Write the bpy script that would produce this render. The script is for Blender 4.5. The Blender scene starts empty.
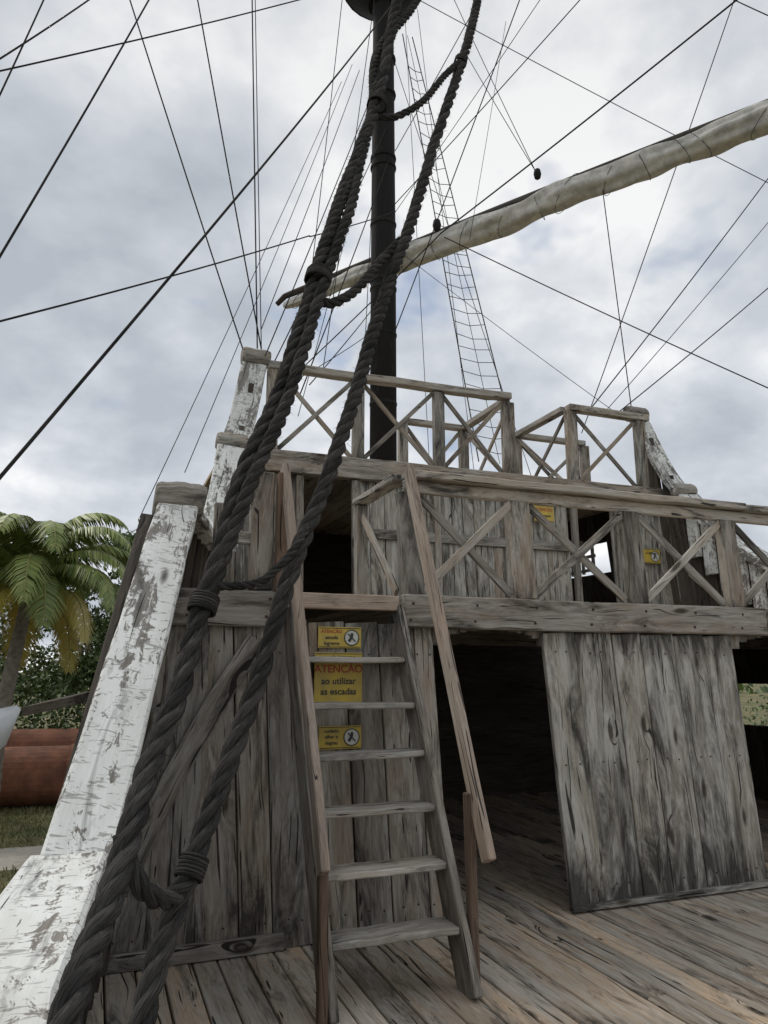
import bpy, bmesh, math, random
import numpy as np
from mathutils import Vector, Matrix, noise
random.seed(7); rs=np.random.RandomState(5)
V=Vector
sc=bpy.context.scene
sc.view_settings.view_transform='Standard'; sc.view_settings.look='None'; sc.view_settings.exposure=0
# ---------------------------------------------------------------- node helpers
def newmat(name):
    m=bpy.data.materials.new(name); m.use_nodes=True
    nt=m.node_tree; b=nt.nodes['Principled BSDF']; return m,nt,b
def nd(nt,t,**k):
    n=nt.nodes.new(t)
    for a,v in k.items(): setattr(n,a,v)
    return n
def ramp(nt,src,stops,interp='LINEAR'):
    r=nd(nt,'ShaderNodeValToRGB'); r.color_ramp.interpolation=interp
    e=r.color_ramp.elements
    while len(e)<len(stops): e.new(.5)
    for i,(p,c) in enumerate(stops):
        e[i].position=p; e[i].color=(c,c,c,1) if not isinstance(c,tuple) else (*c,1)
    nt.links.new(src,r.inputs[0]); return r.outputs[0]
def mix(nt,f,a,b,mode='MIX'):
    m=nd(nt,'ShaderNodeMix',data_type='RGBA',blend_type=mode)
    for s,v in ((m.inputs[0],f),(m.inputs[6],a),(m.inputs[7],b)):
        if hasattr(v,'links'): nt.links.new(v,s)
        elif isinstance(v,tuple): s.default_value=(*v,1)
        else: s.default_value=v
    return m.outputs[2]
def mth(nt,op,a,b):
    m=nd(nt,'ShaderNodeMath',operation=op)
    for s,v in ((m.inputs[0],a),(m.inputs[1],b)):
        if hasattr(v,'links'): nt.links.new(v,s)
        else: s.default_value=v
    return m.outputs[0]
def vm(nt,op,a,b):
    m=nd(nt,'ShaderNodeVectorMath',operation=op)
    for s,v in ((m.inputs[0],a),(m.inputs[1],b)):
        if hasattr(v,'links'): nt.links.new(v,s)
        else: s.default_value=v
    return m.outputs[0]
def noi(nt,vec,scale,detail=4,rough=.6,mul=None,dist=0,out='Fac'):
    if mul: vec=vm(nt,'MULTIPLY',vec,mul)
    n=nd(nt,'ShaderNodeTexNoise'); nt.links.new(vec,n.inputs['Vector'])
    n.inputs['Scale'].default_value=scale; n.inputs['Detail'].default_value=detail; n.inputs['Roughness'].default_value=rough; n.inputs['Distortion'].default_value=dist
    return n.outputs[out]
def bump(nt,b,h,s,d):
    n=nd(nt,'ShaderNodeBump'); n.inputs['Strength'].default_value=s; n.inputs['Distance'].default_value=d
    nt.links.new(h,n.inputs['Height']); nt.links.new(n.outputs[0],b.inputs['Normal'])
def wood(name,dark,light,warm,paint=0.0,mold=.5,bleach=0.0,ends=.10,lo=.62):
    m,nt,b=newmat(name); L=nt.links
    a0=nd(nt,'ShaderNodeAttribute',attribute_name='gc').outputs['Vector']
    r=nd(nt,'ShaderNodeAttribute',attribute_name='rnd').outputs['Fac']
    uu=nd(nt,'ShaderNodeAttribute',attribute_name='uu').outputs['Fac']
    # knots, with the grain flowing round them
    kd=nd(nt,'ShaderNodeTexVoronoi'); L.new(vm(nt,'MULTIPLY',a0,(1.5,5.0,2)),kd.inputs['Vector']); kd.inputs['Scale'].default_value=1
    kdist=kd.outputs['Distance']
    wob=vm(nt,'SUBTRACT',noi(nt,a0,1,1,.5,(1.6,3.5,3.5),0,'Color'),(.5,.5,.5))
    a=vm(nt,'ADD',a0,vm(nt,'MULTIPLY',wob,(0,.10,.10)))
    pull=nd(nt,'ShaderNodeCombineXYZ'); L.new(ramp(nt,kdist,[(0.0,.07),(.30,0.0)]),pull.inputs[1])
    a=vm(nt,'ADD',a,pull.outputs[0])
    g=noi(nt,a,1,4,.66,(1.3,34,34),.3)
    fine=noi(nt,a,1,1,.6,(6,150,150))
    bl=noi(nt,a0,1,4,.65,(.9,4,4),.3)
    cr=noi(nt,a,1,1,.5,(.5,55,55),.1)
    col=ramp(nt,g,[(.24,dark),(.44,tuple(.30*x+.70*y for x,y in zip(dark,light))),(.70,light)])
    wc=mix(nt,ramp(nt,r,[(0,.3),(1,.95)]),col,warm)
    col=mix(nt,ramp(nt,bl,[(.38,0.0),(.57,.95)]),col,wc)
    col=mix(nt,1.0,col,ramp(nt,r,[(0,lo),(.5,.85),(1,1.22)]),'MULTIPLY')
    col=mix(nt,.5,col,ramp(nt,fine,[(.3,.55),(.7,1.3)]),'MULTIPLY')
    if bleach:
        stn=noi(nt,a0,1,5,.72,(1.5,8,8),1.2)
        col=mix(nt,ramp(nt,stn,[(.45,0.0),(.60,bleach)]),col,mix(nt,g,(.37,.355,.315),(.62,.60,.55)))
    if paint:
        pm=noi(nt,a0,1,6,.80,(9,15,15),1.0)
        big=noi(nt,a0,1,2,.6,(1.4,5,5),.5)
        s=mth(nt,'ADD',mth(nt,'ADD',mth(nt,'MULTIPLY',pm,.7),mth(nt,'MULTIPLY',big,.45)),mth(nt,'MULTIPLY',g,.3))
        t=.93-.42*paint+.16
        mask=ramp(nt,s,[(t-.01,0.0),(t+.01,1.0)])
        pc=ramp(nt,bl,[(.3,(.52,.52,.48)),(.6,(.78,.79,.76))])
        cz=noi(nt,a0,1,2,.7,(32,9,9),1.4)
        pc=mix(nt,ramp(nt,cz,[(.36,.6),(.42,0.0)]),pc,(.16,.15,.13))
        col=mix(nt,mask,col,pc)
    mo=noi(nt,a0,1,5,.74,(1.3,6.5,6.5),.9)
    mo=mth(nt,'ADD',mo,mth(nt,'MULTIPLY',ramp(nt,uu,[(0.0,1.0),(.2,.15),(.35,0.0),(.88,0.0),(1.0,.8)]),ends))
    col=mix(nt,ramp(nt,mo,[(.64-.22*mold,.0),(.80-.18*mold,.88)]),col,(.026,.024,.021))
    crm=(.30,.325) if not paint else (.24,.26)
    col=mix(nt,ramp(nt,cr,[(crm[0],.92),(crm[1],0.0)]),col,(.012,.011,.01))
    col=mix(nt,ramp(nt,kdist,[(.07,.85),(.14,0.0)]),col,(.035,.026,.018))
    L.new(col,b.inputs['Base Color']); b.inputs['Roughness'].default_value=.85; b.inputs['Specular IOR Level'].default_value=.25
    bump(nt,b,mix(nt,.5,g,ramp(nt,cr,[(crm[0],0.0),(crm[1]+.02,1.0)])),.7,.009)
    return m
W_grey=wood('wood_weathered_grey',(.05,.046,.04),(.42,.395,.35),(.27,.205,.145),0,.64,.35)
W_panel=wood('wood_bleached_panel',(.10,.096,.086),(.50,.48,.43),(.32,.28,.215),0,.76,.9,.16)
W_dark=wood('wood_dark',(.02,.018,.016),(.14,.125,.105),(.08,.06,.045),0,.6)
W_rail=wood('wood_rail',(.13,.12,.105),(.53,.50,.45),(.37,.31,.24),0,.48,.5)
W_brown=wood('wood_brown',(.11,.085,.065),(.47,.40,.335),(.38,.28,.21),0,.3,0,.05)
W_deck=wood('wood_deck',(.16,.135,.11),(.58,.51,.42),(.50,.37,.25),0,.47,.5,.12,.55)
W_white=wood('wood_white_paint',(.10,.095,.085),(.38,.36,.33),(.22,.2,.175),1.03,.30,0,.03)
W_white2=wood('wood_white_paint_worn',(.10,.095,.085),(.36,.35,.32),(.22,.2,.18),.92,.44,0,.05)
W_mast=wood('mast_dark',(.008,.008,.009),(.03,.028,.028),(.018,.016,.015),0,.3)
def simple(name,c,rough=.8,nscale=8,var=.35,bmp=.2,metal=0,c2=None):
    m,nt,b=newmat(name); tc=nd(nt,'ShaderNodeTexCoord').outputs['Object']
    n=noi(nt,tc,nscale,6,.65)
    c2=c2 or tuple(x*(1-var) for x in c)
    nt.links.new(ramp(nt,n,[(.35,c2),(.65,c)]),b.inputs['Base Color'])
    b.inputs['Roughness'].default_value=rough; b.inputs['Metallic'].default_value=metal
    if bmp: bump(nt,b,n,bmp,.02)
    return m
def ropemat(name,c1,c2):
    m,nt,b=newmat(name)
    a=nd(nt,'ShaderNodeAttribute',attribute_name='gc').outputs['Vector']
    n=noi(nt,a,1,2,.6,(30,420,420)); n2=noi(nt,a,1,2,.6,(3,10,10))
    col=mix(nt,ramp(nt,n2,[(.35,0.0),(.65,1.0)]),c1,c2)
    col=mix(nt,.85,col,ramp(nt,n,[(.32,.35),(.68,1.7)]),'MULTIPLY')
    nt.links.new(col,b.inputs['Base Color']); b.inputs['Roughness'].default_value=.95
    b.inputs['Specular IOR Level'].default_value=.15
    bump(nt,b,n,.9,.006); return m
M_rope=ropemat('rope_tarred',(.026,.025,.024),(.068,.064,.060))
M_line=ropemat('rigging_line',(.018,.017,.016),(.04,.038,.036))
M_line2=ropemat('rigging_line_pale',(.06,.06,.06),(.12,.12,.12))
# ---------------------------------------------------------------- mesh accumulator
class Acc:
    def __init__(s): s.v=[];s.f=[];s.g=[];s.r=[];s.u=[]
    def beam(s,path,wd,w,t,off=None,rnd=None):
        path=[V(p) for p in path]; wd=V(wd)
        o=[random.uniform(0,50) for _ in range(3)] if off is None else off
        rn=random.random() if rnd is None else rnd
        base=len(s.v); d=0; n=len(path)
        for i,p in enumerate(path):
            if i==0: ax=path[1]-path[0]
            elif i==n-1: ax=path[-1]-path[-2]
            else: ax=(path[i+1]-path[i]).normalized()+(path[i]-path[i-1]).normalized()
            ax.normalize()
            if i: d+=(path[i]-path[i-1]).length
            wv=(wd-ax*wd.dot(ax)).normalized(); tv=ax.cross(wv)
            for a,b in ((-1,-1),(1,-1),(1,1),(-1,1)):
                s.v.append(p+wv*(a*w/2)+tv*(b*t/2)); s.g.append((d+o[0],a*w/2+o[1],b*t/2+o[2])); s.r.append(rn); s.u.append(i/(n-1))
        for i in range(n-1):
            for k in range(4):
                k2=(k+1)%4; s.f.append((base+i*4+k,base+i*4+k2,base+i*4+4+k2,base+i*4+4+k))
        s.f.append((base+3,base+2,base+1,base)); e=base+(n-1)*4; s.f.append((e,e+1,e+2,e+3))
    def plank(s,p0,p1,wd,w,t,n=5,j=.004,**k):
        p0=V(p0);p1=V(p1);wd=V(wd); tv=(p1-p0).normalized().cross(wd)
        pts=[p0.lerp(p1,i/n)+wd*random.uniform(-j,j)*.5+tv*random.uniform(-j,j)*.6 for i in range(n+1)]
        s.beam(pts,wd,w,t,**k)
    def tube(s,path,rad,n=12,caps=True,rnd=None):
        path=[V(p) for p in path]; N=len(path)
        if not hasattr(rad,'__len__'): rad=[rad]*N
        o=random.uniform(0,50); rn=random.random() if rnd is None else rnd
        base=len(s.v); d=0; ref=None
        for i,p in enumerate(path):
            ax=(path[min(i+1,N-1)]-path[max(i-1,0)]).normalized()
            if ref is None: ref=ax.orthogonal().normalized()
            ref=(ref-ax*ref.dot(ax)).normalized(); q=ax.cross(ref)
            if i: d+=(path[i]-path[i-1]).length
            for k in range(n):
                a=2*math.pi*k/n; v=ref*math.cos(a)+q*math.sin(a)
                s.v.append(p+v*rad[i]); s.g.append((d+o,math.cos(a)*rad[i]+o,math.sin(a)*rad[i])); s.r.append(rn); s.u.append(.5)
        for i in range(N-1):
            for k in range(n):
                k2=(k+1)%n; s.f.append((base+i*n+k,base+i*n+k2,base+(i+1)*n+k2,base+(i+1)*n+k))
        if caps:
            s.f.append(tuple(base+k for k in range(n))[::-1]); e=base+(N-1)*n; s.f.append(tuple(e+k for k in range(n)))
    def obj(s,name,mat,parent=None,bevel=.004,smooth=False):
        me=bpy.data.meshes.new(name); me.from_pydata([tuple(v) for v in s.v],[],s.f)
        a=me.attributes.new('gc','FLOAT_VECTOR','POINT'); a.data.foreach_set('vector',np.array(s.g,dtype=np.float32).ravel())
        a=me.attributes.new('rnd','FLOAT','POINT'); a.data.foreach_set('value',np.array(s.r,dtype=np.float32))
        a=me.attributes.new('uu','FLOAT','POINT'); a.data.foreach_set('value',np.array(s.u,dtype=np.float32))
        if smooth: me.polygons.foreach_set('use_smooth',[True]*len(me.polygons))
        me.materials.append(mat)
        ob=bpy.data.objects.new(name,me); sc.collection.objects.link(ob)
        if parent: ob.parent=parent
        if bevel:
            md=ob.modifiers.new('bevel','BEVEL'); md.width=bevel; md.segments=1; md.limit_method='ANGLE'; md.angle_limit=math.radians(40)
        return ob
def empty(name,parent=None):
    e=bpy.data.objects.new(name,None); sc.collection.objects.link(e); e.parent=parent; return e
def crom(pts,step=.05):
    P=[V(p) for p in pts]; P=[P[0]*2-P[1]]+P+[P[-1]*2-P[-2]]; out=[]
    for i in range(1,len(P)-2):
        a,b,c,d=P[i-1:i+3]; n=max(2,int((c-b).length/step))
        for k in range(n):
            t=k/n; out.append(.5*((2*b)+(c-a)*t+(2*a-5*b+4*c-d)*t*t+(3*b-a-3*c+d)*t**3))
    out.append(P[-2]); return out
fz=[[],[]]
def rope(acc,pts,R,pitch=None,n=6,step=None):
    pitch=pitch or R*7.0; step=step or R*.55
    path=crom(pts,step); N=len(path); ref=None; fr=[]; d=0
    for i,p in enumerate(path):
        ax=(path[min(i+1,N-1)]-path[max(i-1,0)]).normalized()
        if ref is None: ref=ax.orthogonal().normalized()
        ref=(ref-ax*ref.dot(ax)).normalized(); q=ax.cross(ref)
        if i: d+=(p-path[i-1]).length
        wob=V((noise.noise(V((d*3,0,1))),noise.noise(V((d*3,5,1))),0))*R*.25
        fr.append((p+wob,ref.copy(),q,d*(1+.04*math.sin(d*2))))
        for _ in range(4):
            an=rs.uniform(0,6.28); o=p+(ref*math.cos(an)+q*math.sin(an))*R*.95
            dd=((ref*math.cos(an)+q*math.sin(an))*rs.uniform(.2,1)+ax*rs.uniform(-1,1)+V(rs.normal(size=3))*.4).normalized()*R*rs.uniform(.3,.9)
            sd_=dd.cross(ax).normalized()*.0009; i0=len(fz[0]); fz[0]+= [o-sd_,o+sd_,o+dd]; fz[1].append((i0,i0+1,i0+2))
    for k in range(3):
        ph=random.uniform(-.02,.02)
        acc.tube([p+(r*math.cos(2*math.pi*(d/pitch+k/3+ph))+q*math.sin(2*math.pi*(d/pitch+k/3+ph)))*R*.5 for p,r,q,d in fr],R*.56,n)
# ---------------------------------------------------------------- SHIP
ship=empty('wooden_sailing_ship')
CX=4.4
def lerp(a,b,t): return a+(b-a)*t
def pw(tab,y):
    if y<=tab[0][0]: return tab[0][1]
    for (a,b),(c,d) in zip(tab,tab[1:]):
        if y<=c: return lerp(b,d,(y-a)/(c-a))
    return tab[-1][1]
capX=lambda y: pw([(-4,-.16),(1.7,-.155),(3.0,-.01),(4.67,.42),(6.15,.80),(7.9,1.24),(8.4,1.55),(13,1.9)],y)
def capZ(y):
    if y<3: return .92
    if y<4.67: return lerp(.90,2.64,(y-3)/1.67)
    if y<6.0: return 2.56
    if y<7.9: return 2.56+1.42*((y-6.0)/1.9)**1.9
    if y<8.4: return 4.0+1.3*((y-7.9)/.5)**1.5
    return 5.2
def mir(p,m): return (p[0] if m==0 else 2*CX-p[0],p[1],p[2])
M_hull=simple('hull_paint',(.05,.045,.04),.8,3)
for m in (0,1):
    wall=Acc(); y=-4.0
    while y<12.8:
        w=.2; yc=y+w/2
        zt=capZ(yc)-.04; xt=capX(yc)
        segs=[(0.0,zt)]
        if m==1 and 6.7<yc<7.9: segs=[(0,.90),(1.42,zt)]
        if m==1 and 9.3<yc<10.3: segs=[(0,3.08),(3.55,zt)]
        if 8.4<yc: segs=[(a,min(b,4.2)) for a,b in segs]
        for a,b in segs:
            f=lambda z:(xt-.107*(capZ(yc)-z),yc,z)
            wall.beam([mir(f(a),m),mir(f(b),m)],(0,1,0),w-.006,.06)
        y+=w
    if m==1: wall.beam([(7.9,8.37,1.9),(7.86,8.37,3.9)],(1,0,0),.7,.05)
    wall.obj('bulwark_boards',W_dark,ship)
    cap=Acc()
    cap.beam([mir(p,m) for p in [(-.16,-4,.92),(-.16,0,.92),(-.15,1.8,.92),(-.035,2.98,.93)]],(1,0,0),.26,.09)
    ns=10
    cap.beam([mir((lerp(-.005,.425,i/ns)+random.uniform(-.004,.004),lerp(2.97,4.66,i/ns),lerp(.93,2.63,i/ns)),m) for i in range(ns+1)],(1,0,0),.24,.09)
    cap.obj('bulwark_cap',W_white,ship,.012)
    cap=Acc()
    cap.beam([mir((capX(yy)+.01,yy,capZ(yy)+.0),m) for yy in (4.75,5.4,5.98)],(1,0,0),.26,.07)
    cap.beam([mir((capX(yy)+.03,yy,capZ(yy)+.03),m) for yy in np.linspace(6.0,7.86,14)],(1,0,0),.38,.10)
    cap.beam([mir((capX(yy),yy,capZ(yy)+.02),m) for yy in np.linspace(7.92,8.4,9)],(1,0,0),.30,.08)
    for yy in np.linspace(6.2,7.8,9):
        z=capZ(yy); cap.beam([mir((capX(yy)+.05-.02,yy,max(2.06,z-.75)),m),mir((capX(yy)+.05,yy,z-.03),m)],(0,1,0),.196,.05)
    cap.beam([mir((capX(7.9)+dx,7.9,3.85),m) for dx in (-.16,.16)],(0,0,1),.26,.12)
    cap.obj('bulwark_sheer_board',W_white2,ship,.01)
    kn=Acc()
    for (x,y,z,r,l) in ((.42,4.66,2.62,.125,.30),(1.24,7.93,4.06,.10,.34),(1.56,8.42,5.30,.12,.34)):
        N=9; kn.tube([mir((x-l/2+l*i/N,y,z+random.uniform(-.004,.004)),m) for i in range(N+1)],[r*.86]+[r*random.uniform(.95,1.04) for _ in range(N-1)]+[r*.86],18)
    kn.obj('bulwark_scroll',W_grey,ship,.006)
    fen=Acc()
    fen.beam([mir((-.14,2.9,.62),m),mir((.235,4.72,2.46),m)],(1,0,0),.07,.2)
    fen.beam([mir((-.30,-4,.4),m),mir((-.30,3,.4),m)],(0,0,1),.22,.1)
    fen.beam([mir((-.62,9.8,1.15),m),mir((-.05,9.0,1.30),m)],(0,1,0),.3,.10)
    fen.obj('hull_fender',W_dark,ship)
    hv=[];hf=[];ys=np.linspace(-4,13,18)
    for yy in ys:
        x=capX(yy)-.06; zt=min(capZ(yy),4.1)
        base=x-.107*capZ(yy)
        for zz,xx in ((zt-.1,x-.05-.107*(capZ(yy)-zt)),(0.0,base-.06),(-.6,base-.22),(-1.2,base-.1),(-1.8,base+.4)):
            hv.append(mir((xx,yy,zz),m))
    for i in range(len(ys)-1):
        for k in range(1,4): hf.append((i*5+k,i*5+k+1,i*5+5+k+1,i*5+5+k))
    me=bpy.data.meshes.new('hull'); me.from_pydata(hv,[],hf); me.materials.append(M_hull); ob=bpy.data.objects.new('hull_planking',me); sc.collection.objects.link(ob); ob.parent=ship
dk=Acc(); x=-.25
while x<9.0:
    w=random.choice([.14,.16,.175])
    yy=-4+random.uniform(-1.5,0)
    while yy<8.6:
        L=random.uniform(2.4,4.2); zz=-.025+random.uniform(-.004,.004); dk.beam([(x+w/2,yy,zz),(x+w/2+random.uniform(-.002,.002),min(yy+L,12.6)-.006,zz+random.uniform(-.003,.003))],(1,0,0),w-random.uniform(.008,.013),.05); yy+=L
    x+=w
dk.obj('main_deck',W_deck,ship,.005)
q=Acc(); x=.35
while x<8.5:
    q.beam([(x+.09,4.72,2.03),(x+.09,8.3,2.03)],(1,0,0),.176,.05); x+=.18
x=1.2
while x<7.6:
    q.beam([(x+.09,8.35,4.03),(x+.09,12.8,4.03)],(1,0,0),.176,.05); x+=.18
q.obj('upper_decks',W_deck,ship,.003)
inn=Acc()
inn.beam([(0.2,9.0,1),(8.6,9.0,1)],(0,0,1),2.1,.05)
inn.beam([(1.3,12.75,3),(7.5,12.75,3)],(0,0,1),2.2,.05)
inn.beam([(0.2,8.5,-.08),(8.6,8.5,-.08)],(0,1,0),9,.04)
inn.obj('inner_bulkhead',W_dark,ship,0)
FY=4.67; sh=-.06
def fx(x,z): return x+sh*z
fac=Acc(); pan=Acc(); nl=Acc()
def nails(x0,x1,y,zs):
    for z in zs:
        for dx in (-.05,.05):
            xx=lerp(x0,x1,z/1.86)+dx+random.uniform(-.01,.01); zz=z+random.uniform(-.01,.01)
            nl.tube([(xx,y,zz),(xx,y-.004,zz)],.006,6)
x=.13
while x<2.24:
    w=random.uniform(.19,.28); w=min(w,2.25-x)
    if w<.03: break
    z1=1.9; y0=FY+random.uniform(-.007,.007); xa=x+w/2; xt=fx(xa,z1)
    if x<.3: xt=xa+.16
    if .3<=x<.6: xt=xa+.03
    fac.plank((xa,y0,0),(xt,y0,z1),(1,0,0),w-.009,.04); nails(xa,xt,y0-.022,(.15,1.7)); x+=w
fac.beam([(.22,FY-.04,.42),(.33,FY-.04,.66),(.47,FY-.042,.98),(.68,FY-.043,1.38),(.93,FY-.044,1.78)],(1,0,0),.13,.03,rnd=.1)
fac.beam([(.15,FY-.04,.05),(1.15,FY-.04,.05)],(0,0,1),.09,.04,rnd=.1)
fac.obj('bulkhead_boards',W_grey,ship,.004)
x=3.12
for w in (.27,.33,.26,.31,.30,.29):
    w=min(w,4.9-x)
    if w<.04: break
    y0=FY-.05+random.uniform(-.006,.006); xt=fx(x+w/2,1.86)-.03
    pan.plank((x+w/2,y0,.03),(xt,y0,1.86),(1,0,0),w-.007,.04); nails(x+w/2,xt,y0-.022,(.14,.95,1.72)); x+=w
pan.beam([(3.1,FY-.09,.03),(5.0,FY-.09,.03)],(0,0,1),.035,.05)
x=6.1
while x<8.45:
    pan.beam([(x+.11,FY,0),(fx(x+.11,1.9),FY,1.9)],(1,0,0),.214,.04); x+=.22
pan.obj('bulkhead_panel',W_panel,ship,.004)
bm_=Acc()
bm_.plank((.36,FY-.03,1.97),(1.08,FY-.03,1.97),(0,0,1),.22,.09,rnd=.15)
bm_.plank((1.90,FY-.05,1.98),(5.1,FY-.05,1.975),(0,0,1),.22,.12,12,.008,rnd=.6); bm_.plank((5.11,FY-.05,1.975),(8.5,FY-.05,1.97),(0,0,1),.22,.12,12,.008)
bm_.beam([(.25,6.5,1.9),(8.5,6.5,1.9)],(0,0,1),.15,.12)
bm_.obj('deck_beam',W_grey,ship,.010)
b2_=Acc(); b2_.plank((1.12,FY-.03,2.03),(1.875,FY-.03,2.03),(0,0,1),.10,.09); b2_.obj('stair_head_board',W_brown,ship,.006)
for xx in np.arange(.5,8.4,.48):
    if 1.05<xx<1.9: continue
    for zz in (1.92,2.03): nl.tube([(xx+.02*(zz>2),FY-.108 if xx>1.9 else FY-.074,zz),(xx+.02*(zz>2),FY-.115 if xx>1.9 else FY-.08,zz)],.010,8)
nl.obj('nail_heads',simple('rusty_iron',(.06,.03,.02),.8,30),ship,0)
ar=Acc()
for xa,xb in ((2.14,3.06),(4.78,6.0)):
    n=14
    for i in range(n):
        u0=i/n;u1=(i+1)/n
        f=lambda u: 1.72+.15*math.sqrt(max(0,1-(2*u-1)**2))**.9
        za=(f(u0)+f(u1))/2; xm=lerp(xa,xb,(u0+u1)/2)
        ar.beam([(xm,FY+.005,za),(xm,FY+.005,1.9)],(1,0,0),(xb-xa)/n+.001,.05,off=(3,xm,2),rnd=.4)
ar.obj('arched_header',W_grey,ship,0)
rl=Acc(); po=Acc(); br=Acc(); br2=Acc()
rl.plank((1.93,FY-.03,2.93),(5.0,FY-.03,2.93),(0,1,0),.18,.055,10,.012); rl.plank((5.005,FY-.03,2.93),(8.45,FY-.03,2.93),(0,1,0),.18,.055,10,.01)
rl.beam([(1.93,FY-.02,2.855),(8.4,FY-.02,2.855)],(0,0,1),.09,.05)
rl.beam([(1.93,4.7,2.93),(1.93,5.6,2.93)],(1,0,0),.12,.05)
rl.beam([(.75,FY,2.42),(1.0,FY,2.42)],(0,0,1),.08,.05)
px=[1.97,2.86,3.86,4.84,5.8,6.8,7.8]
for xp in px: po.plank((xp+.02,FY-.03,2.09),(xp-.02,FY-.03,2.81),(1,0,0),.15,.09,3)
for a,b in zip(px,px[1:]):
    xa=a+.085; xb=b-.085
    (br if a in (1.97,3.86) else br2).beam([(xa,FY-.045,2.12),(xb,FY-.045,2.79)],(0,0,1),.06,.025)
    (br2 if a!=3.86 else br).beam([(xa,FY-.015,2.79),(xb,FY-.015,2.12)],(0,0,1),.06,.025)
po.beam([(.95,FY,2.09),(.94,FY,2.86)],(1,0,0),.15,.08)
po.beam([(.74,FY+.3,2.09),(.73,FY+.3,2.70)],(1,0,0),.10,.08)
po.beam([(1.93,5.55,2.06),(1.93,5.55,2.9)],(1,0,0),.09,.09)
br2.beam([(1.93,4.78,2.12),(1.93,5.5,2.8)],(0,0,1),.06,.03)
PY=8.3
pl=Acc(); x=1.2
while x<7.72:
    w=random.uniform(.15,.21); xc=x+w/2
    if 2.17<xc<2.78 or 5.98<xc<6.63: x+=w; continue
    pl.plank((xc,PY+random.uniform(-.005,.005),2.06),(xc-.05,PY,3.88),(1,0,0),w-.008,.04); x+=w
pl.obj('cabin_front_boards',W_panel,ship,.004)
pb=Acc()
pb.plank((1.3,PY-.05,3.98),(7.5,PY-.05,4.0),(0,0,1),.26,.14,12,.01)
pb.beam([(2.8,PY-.05,3.2),(5.9,PY-.05,3.2)],(0,0,1),.12,.05)
for xx in (2.13,2.82,5.95,6.66,3.9,4.9): pb.beam([(xx,PY-.05,2.06),(xx-.03,PY-.05,3.84)],(1,0,0),.09,.06)
for xx in (2.83,3.93): pb.beam([(xx+.15,PY-1.2,2.06),(xx+.15,PY-1.2,2.9)],(1,0,0),.08,.08)
pb.obj('cabin_frame',W_grey,ship,.006)
RZ=5.17
rl.plank((1.7,PY-.03,RZ),(5.0,PY-.03,RZ+.04),(0,1,0),.14,.09,8,.012)
rl.plank((5.93,PY-.03,RZ+.02),(7.3,PY-.03,RZ+.02),(0,1,0),.14,.09)
rl.beam([(5.0,PY+.05,RZ+.03),(5.0,PY+1.3,RZ+.03)],(1,0,0),.12,.08)
rl.beam([(5.93,PY+.05,RZ+.02),(5.93,PY+1.3,RZ+.02)],(1,0,0),.12,.08)
rl.beam([(4.0,PY+1.35,RZ+.03),(5.06,PY+1.35,RZ+.03)],(0,1,0),.12,.08)
rl.beam([(5.9,PY+1.35,RZ+.03),(7.2,PY+1.35,RZ+.03)],(0,1,0),.12,.08)
pp=[1.75,2.83,3.93,4.96]
for xp in pp: po.beam([(xp,PY-.03,4.12),(xp,PY-.03,RZ-.04)],(1,0,0),.14 if xp<4.9 else .17,.10)
for xp in (5.97,7.15): po.beam([(xp,PY-.03,4.12),(xp,PY-.03,RZ-.03)],(1,0,0),.16,.10)
for xp in (5.0,5.93,4.0,7.2): po.beam([(xp,PY+1.35,4.06),(xp,PY+1.35,RZ-.01)],(1,0,0),.14,.10)
def xbr(p,q_,z0,z1):
    br2.beam([(p[0],p[1],z0),(q_[0],q_[1],z1)],(0,0,1),.055,.03)
    o=.031
    br2.beam([(p[0]+(o if p[0]==q_[0] else 0),p[1]+(o if p[0]!=q_[0] else 0),z1),(q_[0]+(o if p[0]==q_[0] else 0),q_[1]+(o if p[0]!=q_[0] else 0),z0)],(0,0,1),.055,.03)
for a,b in zip(pp,pp[1:]): xbr((a+.08,PY-.03),(b-.08,PY-.03),4.14,RZ-.06)
xbr((6.06,PY-.03),(7.06,PY-.03),4.14,RZ-.06)
xbr((5.0,PY+.08),(5.0,PY+1.28),4.1,RZ-.06); xbr((5.93,PY+.08),(5.93,PY+1.28),4.1,RZ-.06)
xbr((4.08,PY+1.35),(4.92,PY+1.35),4.1,RZ-.06); xbr((6.0,PY+1.35),(7.1,PY+1.35),4.1,RZ-.06)
for yy in (5.2,6.2,7.2): br2.beam([(8.25-.15*(yy-5),yy,2.1),(7.9-.15*(yy-5),yy+.9,3.0)],(0,0,1),.09,.05)
rl.obj('rail_cap',W_rail,ship,.008); po.obj('rail_post',W_grey,ship,.008); br.obj('rail_brace_pale',W_rail,ship,.004); br2.obj('rail_brace',W_grey,ship,.004)
wn=Acc()
for yy in (9.4,9.66,9.94,10.2): wn.beam([(7.07,yy,3.05),(7.05,yy,3.58)],(0,1,0),.05,.03)
for zz in (3.10,3.31,3.53): wn.beam([(7.06,9.35,zz),(7.06,10.25,zz)],(0,0,1),.045,.035)
wn.obj('cabin_window_frame',simple('white_frame_paint',(.75,.75,.72),.6,12,.2,.1),ship,0)
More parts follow.
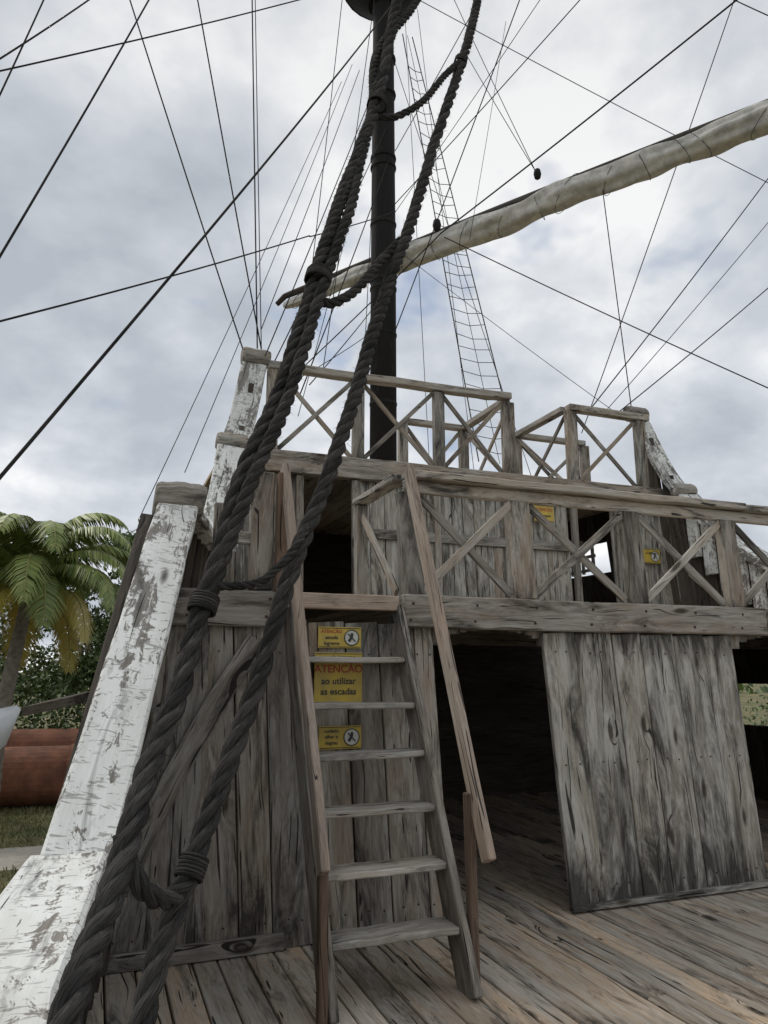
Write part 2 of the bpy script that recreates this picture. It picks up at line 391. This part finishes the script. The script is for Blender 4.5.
# ---------------------------------------------------------------- STAIRS
st=empty('wooden_staircase')
sY=lambda z:3.62+.51*z
t=Acc()
for i in range(6):
    z=.30+.275*i
    t.plank((1.17,sY(z)+.07,z-.015),(1.86,sY(z)+.07,z-.015+random.uniform(-.004,.004)),(0,1,0),.19,.036,6,.006)
t.obj('tread',W_rail,st,.007)
s2=Acc()
for xx in (1.145,1.885): s2.plank((xx,sY(-.02)+.08,-.02),(xx,sY(1.98)+.05,1.98),(0,1,0),.2,.045,6,.005,rnd=.3)
s2.obj('stringer',W_grey,st,.007)
h=Acc()
h.plank((1.08,3.6,.66),(1.075,4.62,2.9),(0,1,0),.10,.045,6,.005)
h.plank((1.955,3.6,.64),(1.93,4.56,2.97),(0,1,0),.10,.045,6,.005)
h.obj('handrail',W_brown,st,.007)
h=Acc()
h.beam([(1.10,3.66,0),(1.09,3.66,.78)],(0,1,0),.06,.045); h.beam([(1.94,3.76,0),(1.93,3.76,.95)],(0,1,0),.06,.045)
h.beam([(1.06,4.6,2.08),(1.06,4.6,2.85)],(0,1,0),.08,.07)
h.obj('handrail_post',wood('wood_red_brown',(.05,.035,.027),(.24,.17,.125),(.18,.115,.08),0,.3,0,.05),st,.006)
# ---------------------------------------------------------------- MAST, YARD
mst=empty('ship_mast'); a=Acc()
a.tube([(4.4,11.5,4.0),(4.4,11.5,9),(4.4,11.5,14),(4.4,11.5,21)],[.24,.23,.205,.15],20)
a.obj('mast_pole',W_mast,mst,0,True)
a=Acc()
for z in (6.1,7.4,8.3,8.45,9.6,10.8,11.0,12.4,13.2): a.tube([(4.4,11.5,z),(4.4,11.5,z+.02),(4.4,11.5,z+.07),(4.4,11.5,z+.09)],[.22,.245,.245,.22],16)
a.tube([(4.4,11.5,14.5),(4.4,11.5,14.95),(4.4,11.5,14.98),(4.4,11.5,15.8),(4.4,11.5,15.82)],[.3,.78,.84,.92,.92],24)
a.obj('crow_nest',W_mast,mst,0,False)
yd=empty('furled_sail_yard')
A=V((3.04,13.5,8.8)); B=V((9.35,6.1,9.76)); a=Acc(); n=120
pts=[A.lerp(B,i/n) for i in range(n+1)]; upv=V((0,0,1))
a.tube([A-(B-A)*.02+upv*.05]+[p+upv*.16 for p in pts]+[B+(B-A)*.04+upv*.1],[.05]+[.06+.035*math.sin(math.pi*i/n) for i in range(n+1)]+[.05],12)
a.obj('yard_spar',W_dark,yd,0,True)
M_sail=simple('sail_canvas',(.68,.655,.60),.9,5,.3,.6,c2=(.38,.37,.34))
path=[];rad=[]
for i in range(n+1):
    u=i/n; r=.06+.15*min(1,u*3)**.7*(1 if u<.93 else 1-(u-.93)*5)
    r*=1+.2*noise.noise(V((u*20,0,0)))
    path.append(pts[i]-upv*(.05+.06*noise.noise(V((u*9,3,0))))); rad.append(r)
a=Acc(); a.tube(path,rad,36)
ax=(B-A).normalized(); e0=V((0,0,1)); f0=ax.cross(e0)
for i,v in enumerate(a.v):
    k=(i//36); c=path[k]; d=v-c; th=math.atan2(d.dot(f0),d.dot(e0))
    fold=math.sin(th*6+k*.10+4*noise.noise(V((k*.05,0,2))))*.08+.28*noise.noise(V((k*.10,math.cos(th)*1.6,math.sin(th)*1.6)))
    a.v[i]=c+d*(1+fold)
a.obj('furled_canvas',M_sail,yd,0,True)
a=Acc()
for j in range(1,17):
    k=int((j+random.uniform(-.4,.4))/17*n); c=path[k]; r=rad[k]*1.0+.008; e=e0; f=f0; tl=random.uniform(-.25,.25)
    a.tube([c+(e*math.cos(w)*1.15+f*math.sin(w))*r+ax*tl*math.cos(w) for w in np.linspace(0,6.5,20)],.005,5)
a.obj('gasket_lashing',M_line2,yd,0,True)
# ---------------------------------------------------------------- rigging (world metres: end A, end B, radius, run-on past A, run-on past B)
LN=[((-1.27,7,7.22),(2.11,9,11.31),.009,1,1),((-.78,5,4.22),(.02,7,8.54),.009,1,1),((-.88,6,4.24),(2.35,9,7.47),.009,1,0),((2.35,9,7.47),(4.45,11,9.64),.009,0,0),
((-.57,4.5,2.62),(3.14,9,10.98),.012,.4,1),((-.19,8,9.45),(1.46,8.4,5.20),.009,1,0),((.59,8,9.74),(1.62,8.4,5.41),.009,1,0),((1.29,8.2,10.21),(1.57,8.4,5.41),.009,1,0),
((1.33,8.2,10.23),(1.62,8.4,5.41),.006,1,0),((2.66,10,9.84),(.33,8,3.13),.005,1,0),((2.90,10,10.28),(.76,8,3.66),.005,1,0),((3.15,10,10.55),(1.61,8.4,5.67),.006,1,0),
((6.52,5.5,9.40),(4.59,9.5,8.31),.012,1,0),((4.59,9.5,8.31),(2.86,11.4,6.52),.010,0,.5),((6.38,8,11.95),(4.5,11.3,9.92),.009,1,0),((5.0,11.2,14.6),(11.27,9,10.65),.008,0,1),
((5.93,9,12.77),(4.55,11.3,7.46),.010,1,0),((9.73,8,7.64),(6.94,8.4,5.30),.009,1,0),((10.03,8,9.73),(6.41,8.4,5.25),.009,1,0),((9.90,8,8.86),(6.67,8.4,5.25),.006,1,0),
((5.11,9.5,8.16),(8.29,7,5.35),.009,.4,1),((7.07,8.6,9.14),(7.16,8.4,5.30),.008,0,0),((8.51,7,11.77),(7.06,9.5,5.3),.008,1,0),((7.89,6,10.29),(7.78,6.4,10.90),.008,1,1),
((6.03,11,13.37),(6.84,10,10.26),.007,.4,0),((5.73,11,14.67),(6.75,10,10.40),.007,.4,0),((6.41,10.5,13.05),(5.39,10,8.69),.005,1,0),((4.55,11.4,11.23),(2.14,8.5,4.94),.009,0,0),
((4.5,11.4,11.86),(1.75,8.4,5.2),.008,0,0),((4.40,11.4,13.16),(1.65,8.3,5.3),.008,0,0),((4.82,11.4,14.5),(5.23,11.3,4.1),.006,0,0),((5.10,11.4,14.6),(6.1,11.2,4.1),.006,0,0),
((5.15,9,12.48),(4.6,11.4,11.2),.008,1,0),((5.63,8,11.66),(4.6,11.4,9.9),.006,1,0),((-.47,6,7.37),(-.92,5,5.71),.007,1,1),((-.83,6,7.23),(-.98,5.5,5.82),.007,1,1),
((4.29,11.4,8.08),(2.26,8.5,5.09),.008,0,0),((4.20,11.4,7.48),(2.15,8.6,5.2),.006,0,0),((2.74,9,11.19),(2.13,8.5,5.14),.006,1,0),((3.25,9,11.38),(2.42,8.5,5.18),.006,1,0),
((4.3,11.4,12.2),(2.5,10,5.2),.006,0,0),((4.3,11.4,13.8),(3.3,9.5,5.1),.006,0,0),((4.5,11.4,13.5),(8.2,12.2,4.2),.007,0,0),((4.55,11.4,9.2),(7.0,8.45,5.25),.005,0,0)]
rg=Acc()
for p,q_,r,x0,x1 in LN:
    p=V(p);q_=V(q_);d=q_-p; a0=p-d*.25*x0; b0=q_+d*.25*x1
    nn=10; l=(b0-a0).length; s=l*.006
    rg.tube([a0.lerp(b0,i/nn)-V((0,0,s*4*(i/nn)*(1-i/nn)))+V((0,0,s*.8*(x0+x1)/2)) for i in range(nn+1)],r,5,False)
rg.obj('ship_rigging',M_line,None,0,True)
bl=Acc()
for p in ((6.80,10,10.33),(4.59,9.6,8.54)):
    p=V(p); bl.tube([p+V((0,0,-.11)),p+V((0,0,-.08)),p,p+V((0,0,.08)),p+V((0,0,.11))],[.02,.055,.07,.055,.02],10)
bl.obj('rigging_block',W_mast,None,0,True)
rlad=Acc()
l0,l1,r0,r1=V((4.77,11.4,13.9)),V((6.10,11.2,5.2)),V((4.98,11.4,13.9)),V((6.95,11.2,5.2))
rlad.tube([l0,l1],.011,6); rlad.tube([r0,r1],.011,6); rlad.tube([l0.lerp(r0,.5),l1.lerp(r1,.5)],.006,5)
for i in range(3,36):
    u=i/36; p=l0.lerp(l1,u); q_=r0.lerp(r1,u+random.uniform(-.008,.008)); m_=p.lerp(q_,.5)-V((0,0,.03+.04*random.random())); rlad.tube([p,m_,q_],.007,5)
rlad.obj('rope_ladder',M_line2,None,0,True)
# thick ropes
cm=lambda s:[tuple(float(v)/100 for v in p.split(',')) for p in s.split('|')]
R1=[(-.12,.9,.62),(-.05,1.15,.86)]+cm('0,140,106|6,160,117|13,180,138|20,192,155|26,202,177|37,215,215|50,225,249|65,240,299|82,260,354|106,285,425|117,300,471|131,320,533|157,360,671|200,430,900')
R1b=cm('26,203,174|39,210,213|52,220,246|66,235,292|84,255,347|103,285,419|113,302,471|145,320,539|179,360,681|225,430,900')
R1c=cm('46,222,234|58,231,272|73,248,322|95,272,392|112,296,455|128,312,508|150,345,620|190,410,840')
R2=[(.0,1.25,.02),(.09,1.5,.5)]+cm('14,168,93|23,180,116|36,195,145|44,202,168|54,210,194|72,225,238|94,245,300|113,260,350|136,280,414|160,300,479|182,320,546|226,360,703|290,420,930')
K1=cm('28,203,182|35,200,182|42,202,184|50,206,192|56,210,201')
K2=[(.08,1.70,1.27),(.10,1.68,1.21),(.14,1.68,1.155),(.19,1.74,1.13),(.235,1.8,1.16)]
K3=[(1.06,2.85,4.16),(1.15,2.80,4.155),(1.29,2.82,4.30),(1.445,2.9,4.56),(1.585,3.0,4.775)]
K4=[(.634,2.38,2.934),(.70,2.38,2.90),(.81,2.42,2.99),(.94,2.5,3.18),(1.06,2.56,3.345)]
def fray(parent):
    me=bpy.data.meshes.new('fray'); me.from_pydata([tuple(v) for v in fz[0]],[],fz[1]); me.materials.append(M_rope); o=bpy.data.objects.new('frayed_fibres',me); sc.collection.objects.link(o); o.parent=parent; fz[0].clear(); fz[1].clear()
th=Acc(); rope(th,R1,.028); rope(th,R1b,.022); rope(th,R1c,.016); rope(th,K1,.012)
def seiz(c,ax,R):
    c=V(c); ax=V(ax).normalized()
    for k in range(6):
        e=ax.orthogonal().normalized(); f=ax.cross(e); cc_=c+ax*(k-2.5)*.008
        th.tube([cc_+(e*math.cos(w)+f*math.sin(w))*R for w in np.linspace(0,6.4,14)],.0045,5,False)
seiz((.26,2.02,1.77),(.11,.12,.38),.036); seiz((.66,2.39,3.0),(.16,.18,.54),.046); seiz((1.06,2.85,4.23),(.2,.25,.6),.046)
fray(th.obj('thick_rope',M_rope,None,0,True))
th=Acc(); rope(th,R2,.026); rope(th,K2,.021); rope(th,K3,.017); rope(th,K4,.019)
seiz((.235,1.8,1.17),(.11,.13,.27),.030); seiz((1.59,3.0,4.78),(.23,.2,.66),.032)
fray(th.obj('thick_rope',M_rope,None,0,True))
# ---------------------------------------------------------------- signs
def flat(name,c,rough=.5): return simple(name,c,rough,20,.12,0)
M_y=simple('sign_yellow',(.60,.43,.05),.5,9,.3,0,c2=(.42,.31,.07)); M_k=flat('sign_black',(.03,.03,.03)); M_r=flat('sign_red',(.42,.05,.03)); M_wh=flat('sign_white',(.6,.6,.55))
def sign(x,y,z,w,h,lines_,picto=None):
    e=empty('warning_sign'); a=Acc(); a.beam([(x-w/2,y,z),(x+w/2,y,z)],(0,0,1),h,.008); a.obj('plate',M_y,e,.001)
    a=Acc()
    for zz in (z-h/2+.008,z+h/2-.008): a.beam([(x-w/2+.006,y-.006,zz),(x+w/2-.006,y-.006,zz)],(0,0,1),.004,.002)
    a.obj('border',M_k,e,0)
    for (s,dx,dz,sz,mt) in lines_:
        c=bpy.data.curves.new('text','FONT'); c.body=s; c.size=sz; c.align_x='CENTER'; c.align_y='CENTER'; c.extrude=.0006; c.offset=sz*.018
        o=bpy.data.objects.new('text',c); sc.collection.objects.link(o); o.location=(x+dx,y-.0065,z+dz); o.rotation_euler=(math.pi/2,0,0); c.materials.append(mt); o.parent=e
    if picto is not None:
        cx=x+picto; R=h*.36
        a=Acc(); a.tube([(cx,y-.005,z),(cx,y-.0065,z)],R,24); a.obj('pictogram_disc',M_wh,e,0)
        a=Acc(); a.tube([(cx+R*math.cos(w_),y-.007,z+R*math.sin(w_)) for w_ in np.linspace(0,2*math.pi,28)],.004,4,False)
        a.beam([(cx-R*.4,y-.008,z-R*.5),(cx,y-.008,z+R*.1),(cx+R*.05,y-.008,z+R*.6)],(1,0,0),.018,.002); a.beam([(cx-R*.5,y-.0095,z+R*.5),(cx+R*.5,y-.0095,z-R*.5)],(0,0,1),.008,.002)
        a.obj('pictogram',M_k,e,0)
sign(1.47,4.63,1.80,.29,.135,[('ATENÇÃO',-.055,.038,.030,M_r),('escada',-.055,0,.032,M_k),('íngreme',-.055,-.037,.032,M_k)],.08)
sign(1.465,4.63,1.54,.32,.33,[('escada íngreme',0,.135,.036,M_k),('ATENÇÃO',0,.060,.068,M_r),('ao utilizar',0,-.015,.058,M_k),('as escadas',0,-.080,.058,M_k)])
sign(1.48,4.63,1.18,.28,.14,[('cuidado',-.058,.040,.030,M_k),('olhar o',-.058,.005,.030,M_k),('degrau',-.058,-.032,.030,M_k)],.075)
sign(5.42,8.2,3.62,.30,.22,[('ATENÇÃO',0,.05,.055,M_r),('piso irregular',0,-.03,.04,M_k)])
sign(7.15,8.2,3.14,.28,.2,[('CUIDADO',0,.04,.045,M_k)],.05)
# ---------------------------------------------------------------- setting
def plane(name,x0,x1,y0,y1,z,mat):
    me=bpy.data.meshes.new(name); me.from_pydata([(x0,y0,z),(x1,y0,z),(x1,y1,z),(x0,y1,z)],[],[(0,1,2,3)]); me.materials.append(mat)
    o=bpy.data.objects.new(name,me); sc.collection.objects.link(o); return o
m,nt,b=newmat('grass_ground'); tc=nd(nt,'ShaderNodeTexCoord').outputs['Object']
n1=noi(nt,tc,.5,5,.7); n2=noi(nt,tc,9,5,.8)
c=ramp(nt,n1,[(.4,(.09,.11,.035)),(.6,(.26,.21,.11))]); c=mix(nt,.8,c,ramp(nt,n2,[(.3,.35),(.7,1.4)]),'MULTIPLY')
nt.links.new(c,b.inputs['Base Color']); b.inputs['Roughness'].default_value=1; bump(nt,b,n2,.8,.1)
plane('ground',-700,700,-700,900,-1.6,m)
plane('path',-60,60,14.3,16.0,-1.596,simple('path_sand',(.47,.43,.36),.95,6,.3,.3))
def leafquads(pts,size,droop=.3,aspect=2.2):
    vs=[];fs=[];rn=[]
    for p in pts:
        d=V(rs.normal(size=3)); d.z-=droop; d.normalize(); w=d.orthogonal().normalized(); w=Matrix.Rotation(rs.uniform(0,6.28),3,d)@w
        s=size*rs.uniform(.6,1.3); i=len(vs); p=V(p)
        vs+= [p,p+d*s*.5+w*s/aspect*.5,p+d*s,p+d*s*.5-w*s/aspect*.5]; fs.append((i,i+1,i+2,i+3)); rn+=[rs.uniform()]*4
    return vs,fs,rn
def leafmat(name,c1,c2,c3):
    m,nt,b=newmat(name); r=nd(nt,'ShaderNodeAttribute',attribute_name='rnd').outputs['Fac']
    nt.links.new(ramp(nt,r,[(0,c1),(.6,c2),(1,c3)]),b.inputs['Base Color']); b.inputs['Roughness'].default_value=.5
    return m
def cloudmesh(name,vs,fs,rn,mat,parent=None):
    me=bpy.data.meshes.new(name); me.from_pydata([tuple(v) for v in vs],[],fs); a=me.attributes.new('rnd','FLOAT','POINT'); a.data.foreach_set('value',np.array(rn,dtype=np.float32)); me.materials.append(mat)
    o=bpy.data.objects.new(name,me); sc.collection.objects.link(o); o.parent=parent; return o
def clump(c,r,n):
    out=[]
    for _ in range(n):
        d=rs.normal(size=3); d/=np.linalg.norm(d); out.append(np.array(c)+d*np.array(r)*rs.uniform(.45,1.05)**.6)
    return out
L1=leafmat('leaf_green',(.03,.06,.015),(.08,.13,.035),(.15,.21,.06))
def tree(base,h,spread,n=9):
    e=empty('broadleaf_tree'); a=Acc(); b0=V(base); top=b0+V((0,0,h*.5)); a.tube([b0,b0+V((.05,0,h*.25)),top],[.16,.12,.09],8)
    P=[]
    for i in range(n):
        an=i*2.4; c=top+V((math.cos(an)*spread*rs.uniform(.3,.9),math.sin(an)*spread*rs.uniform(.3,.9),rs.uniform(-.05,.5)*h)); a.tube([top-V((0,0,.3)),top.lerp(c,.5)+V((0,0,.1)),c],[.07,.05,.02],6)
        P+=clump(c,(spread*.42,spread*.42,spread*.32),420)
    a.obj('trunk_and_limbs',W_brown,e,0,True); cloudmesh('foliage',*leafquads(P,.19),L1,e)
tree((1.1,23,-1.6),7.0,1.5,12); tree((.0,24.5,-1.6),6.0,1.5,12); tree((-2.6,27,-1.6),5.4,1.8,10); tree((3.6,27,-1.6),5.5,2.0); tree((-8,30,-1.6),5,2.5)
P=[]
for i in range(46):
    x=-9+i*.27+rs.uniform(-.3,.3); h_=rs.uniform(1.9,3.3); P+=clump((x,23+rs.uniform(-.6,1.5),-1.4+h_*.6),(.75,.75,h_*.7),380)
for i in range(16):
    P+=clump((20+i*1.1,19+i*.3+rs.uniform(-1,1),-.3),(1.3,1.3,rs.uniform(1.2,2.2)),260)
cloudmesh('shrubs',*leafquads(P,.17),L1)
P=[]
for i in range(170):
    an=rs.uniform(0,2*math.pi); d=rs.uniform(90,120); P+=clump((d*math.cos(an),d*math.sin(an)+10,-.3),(6,6,rs.uniform(1.8,3.2)),70)
cloudmesh('distant_trees',*leafquads(P,1.5),L1)
vs=[];fs=[];rn=[]
for _ in range(16000):
    x=rs.uniform(-5,1.5); y=rs.uniform(11,21)
    if 14.35+.12*noise.noise(V((x*3,0,0)))<y<15.95+.15*noise.noise(V((x*3,7,0))): continue
    p=V((x,y,-1.6)); s=rs.uniform(.04,.13); d=V((rs.normal()*.4,rs.normal()*.4,1))*s; w=V((rs.normal(),rs.normal(),0)).normalized()*.012; i=len(vs); vs+=[p-w,p+w,p+d]; fs.append((i,i+1,i+2)); rn+=[rs.uniform()]*3
cloudmesh('grass',vs,fs,rn,leafmat('grass_blades',(.08,.10,.03),(.18,.18,.07),(.33,.28,.14)))
# coconut palm: long arching fronds with hanging leaflets
pt=empty('palm_tree'); a=Acc(); c0=V((-1.5,19,3.55))
tp=crom([V((-1.9,19,-1.6)),V((-1.88,19,0)),V((-1.74,19,1.6)),c0],.12)
a.tube(tp,[.19-.06*i/len(tp)+(.012 if i%2 else 0) for i in range(len(tp))],12); a.obj('trunk',simple('palm_bark',(.24,.21,.17),.9,9,.5,.5),pt,0)
PM=leafmat('palm_leaf',(.07,.11,.022),(.18,.235,.055),(.38,.39,.12)); PD=leafmat('palm_leaf_dry',(.32,.26,.04),(.44,.36,.08),(.38,.26,.08))
vg=[[],[],[]]; vd=[[],[],[]]; ra=Acc()
NF=30
for i in range(NF):
    az=i*2.399+rs.uniform(-.3,.3); u=i/NF; el=math.radians(80-u*95+rs.uniform(-10,10)); Lf=rs.uniform(2.9,3.6)*(1 if u<.75 else .8)
    p=c0.copy(); pts_=[p.copy()]; e=el; tw=rs.uniform(-.5,.5)
    for k in range(24):
        d=V((math.cos(az)*math.cos(e),math.sin(az)*math.cos(e),math.sin(e))); p=p+d*Lf/24; pts_.append(p.copy()); e-=.088*(.25+k/13)*(1 if e>-1.2 else .2); az+=.012*tw
    ra.tube(pts_,[.038*(1-.85*k/24) for k in range(25)],5)
    tgt=vd if u>.80 else vg
    for k in range(3,25):
        ax_=(pts_[min(k+1,24)]-pts_[k-1]).normalized(); side=ax_.cross(V((0,0,1)))
        if side.length<.01: side=V((1,0,0))
        side.normalize(); nz=side.cross(ax_)
        for j in (0,.25,.5,.75):
            c_=pts_[k]-ax_*(Lf/24*j); ll=.80*math.sin(math.pi*min(1,(k+3)/28))**.7
            for s_ in (-1,1):
                if rs.uniform()<.06: continue
                hang=rs.uniform(.45,1.15)
                d=(side*s_*.62+ax_*.40+V((0,0,-hang))).normalized()*ll*rs.uniform(.7,1.15); w=ax_*.021; i0=len(tgt[0])
                m_=c_+(side*s_*.6+ax_*.35+V((0,0,-.10))).normalized()*ll*.42; en=m_+d*.62; m2=m_+d*.30
                tgt[0]+= [c_-w*.6,c_+w*.6,m_+w,m_-w,m2+w*.8,m2-w*.8,en]; tgt[1]+=[(i0,i0+1,i0+2,i0+3),(i0+3,i0+2,i0+4,i0+5),(i0+5,i0+4,i0+6)]; tgt[2]+=[min(1,max(0,rs.uniform(0,.65)+.3*(1-u)))]*7
cloudmesh('fronds',*vg,PM,pt); cloudmesh('dry_fronds',*vd,PD,pt); ra.obj('frond_ribs',simple('palm_rib',(.28,.27,.09),.6,5,.3,0),pt,0,True)
M_rust=simple('rust',(.27,.11,.06),.85,2.5,.5,.4,c2=(.12,.05,.03))
for (p,q_,r) in (((-9,21.4,-.9),(-.12,20.3,-.9),.68),((-7,22.9,-.55),(.05,21.9,-.55),.62)):
    a=Acc(); p=V(p);q_=V(q_); ax_=(q_-p).normalized(); a.tube([p,p.lerp(q_,.33),p.lerp(q_,.66),q_-ax_*.25,q_-ax_*.24,q_,q_,q_-ax_*.6],[r,r,r,r,r*1.06,r*1.06,r*.93,r*.93],32); a.obj('rusty_pipe',M_rust,None,0,False)
bt=Acc(); bt.tube([(-5.6,17,-.7),(-4.2,17,-.5),(-2.6,17,-.05),(-1.75,17,.45),(-1.35,17,.85)],[.75,.75,.65,.40,.06],14); bt.beam([(-5,17,-1.6),(-5,17,-1.1)],(1,0,0),.2,.6); bt.beam([(-3,17,-1.6),(-3,17,-.6)],(1,0,0),.2,.6); bt.obj('beached_boat',simple('boat_white',(.7,.72,.74),.4,3,.2,.0),None,0,True)
# ---------------------------------------------------------------- sky
w=bpy.data.worlds.new('World'); sc.world=w; w.use_nodes=True; nt=w.node_tree; nt.nodes.clear()
SE,SR=math.radians(52),math.radians(-40)
sky=nd(nt,'ShaderNodeTexSky',sky_type='NISHITA',sun_disc=False,sun_elevation=SE,sun_rotation=SR)
b1=nd(nt,'ShaderNodeBackground'); b1.inputs[1].default_value=.12; nt.links.new(sky.outputs[0],b1.inputs[0])
tc=nd(nt,'ShaderNodeTexCoord').outputs['Generated']
sp=nd(nt,'ShaderNodeSeparateXYZ'); nt.links.new(tc,sp.inputs[0])
mm=mth(nt,'MAXIMUM',mth(nt,'ADD',sp.outputs[2],.42),.15)
cb=nd(nt,'ShaderNodeCombineXYZ')
for i in (0,1): nt.links.new(mth(nt,'DIVIDE',sp.outputs[i],mm),cb.inputs[i])
cb.inputs[2].default_value=3.7
big=noi(nt,cb.outputs[0],2.1,6,.52,None,.12); det=noi(nt,cb.outputs[0],7.5,5,.55,None,.1)
mxn=mix(nt,.18,big,det)
cc=ramp(nt,mxn,[(.38,(.45,.49,.545)),(.455,(.57,.605,.66)),(.52,(.71,.74,.78)),(.59,(.93,.935,.94))])
lowb=ramp(nt,sp.outputs[2],[(0.0,1.12),(.35,1.06),(.8,.90)])
cc=mix(nt,1.0,cc,lowb,'MULTIPLY')
b2=nd(nt,'ShaderNodeBackground'); nt.links.new(cc,b2.inputs[0]); b2.inputs[1].default_value=1.0
gap=noi(nt,cb.outputs[0],1.7,5,.55,(1,1,1.7),.2)
ms=nd(nt,'ShaderNodeMixShader'); nt.links.new(ramp(nt,gap,[(.29,0.1),(.375,1.0)]),ms.inputs[0]); nt.links.new(b1.outputs[0],ms.inputs[1]); nt.links.new(b2.outputs[0],ms.inputs[2])
wo=nd(nt,'ShaderNodeOutputWorld'); nt.links.new(ms.outputs[0],wo.inputs[0])
sl=bpy.data.lights.new('sun','SUN'); sl.energy=1.5; sl.angle=math.radians(12); sl.color=(1,.95,.87)
so=bpy.data.objects.new('sun',sl); sc.collection.objects.link(so)
sd=V((math.sin(SR)*math.cos(SE),math.cos(SR)*math.cos(SE),math.sin(SE)))
so.rotation_euler=sd.to_track_quat('Z','Y').to_euler()
cd=bpy.data.cameras.new('camera'); co=bpy.data.objects.new('camera',cd); sc.collection.objects.link(co)
cd.sensor_width=36; cd.sensor_fit='AUTO'; cd.lens=26.0; cd.clip_end=3000; cd.clip_start=.05
co.location=(0,0,1.6); co.rotation_euler=(math.radians(90+12),0,math.radians(-21)); sc.camera=co
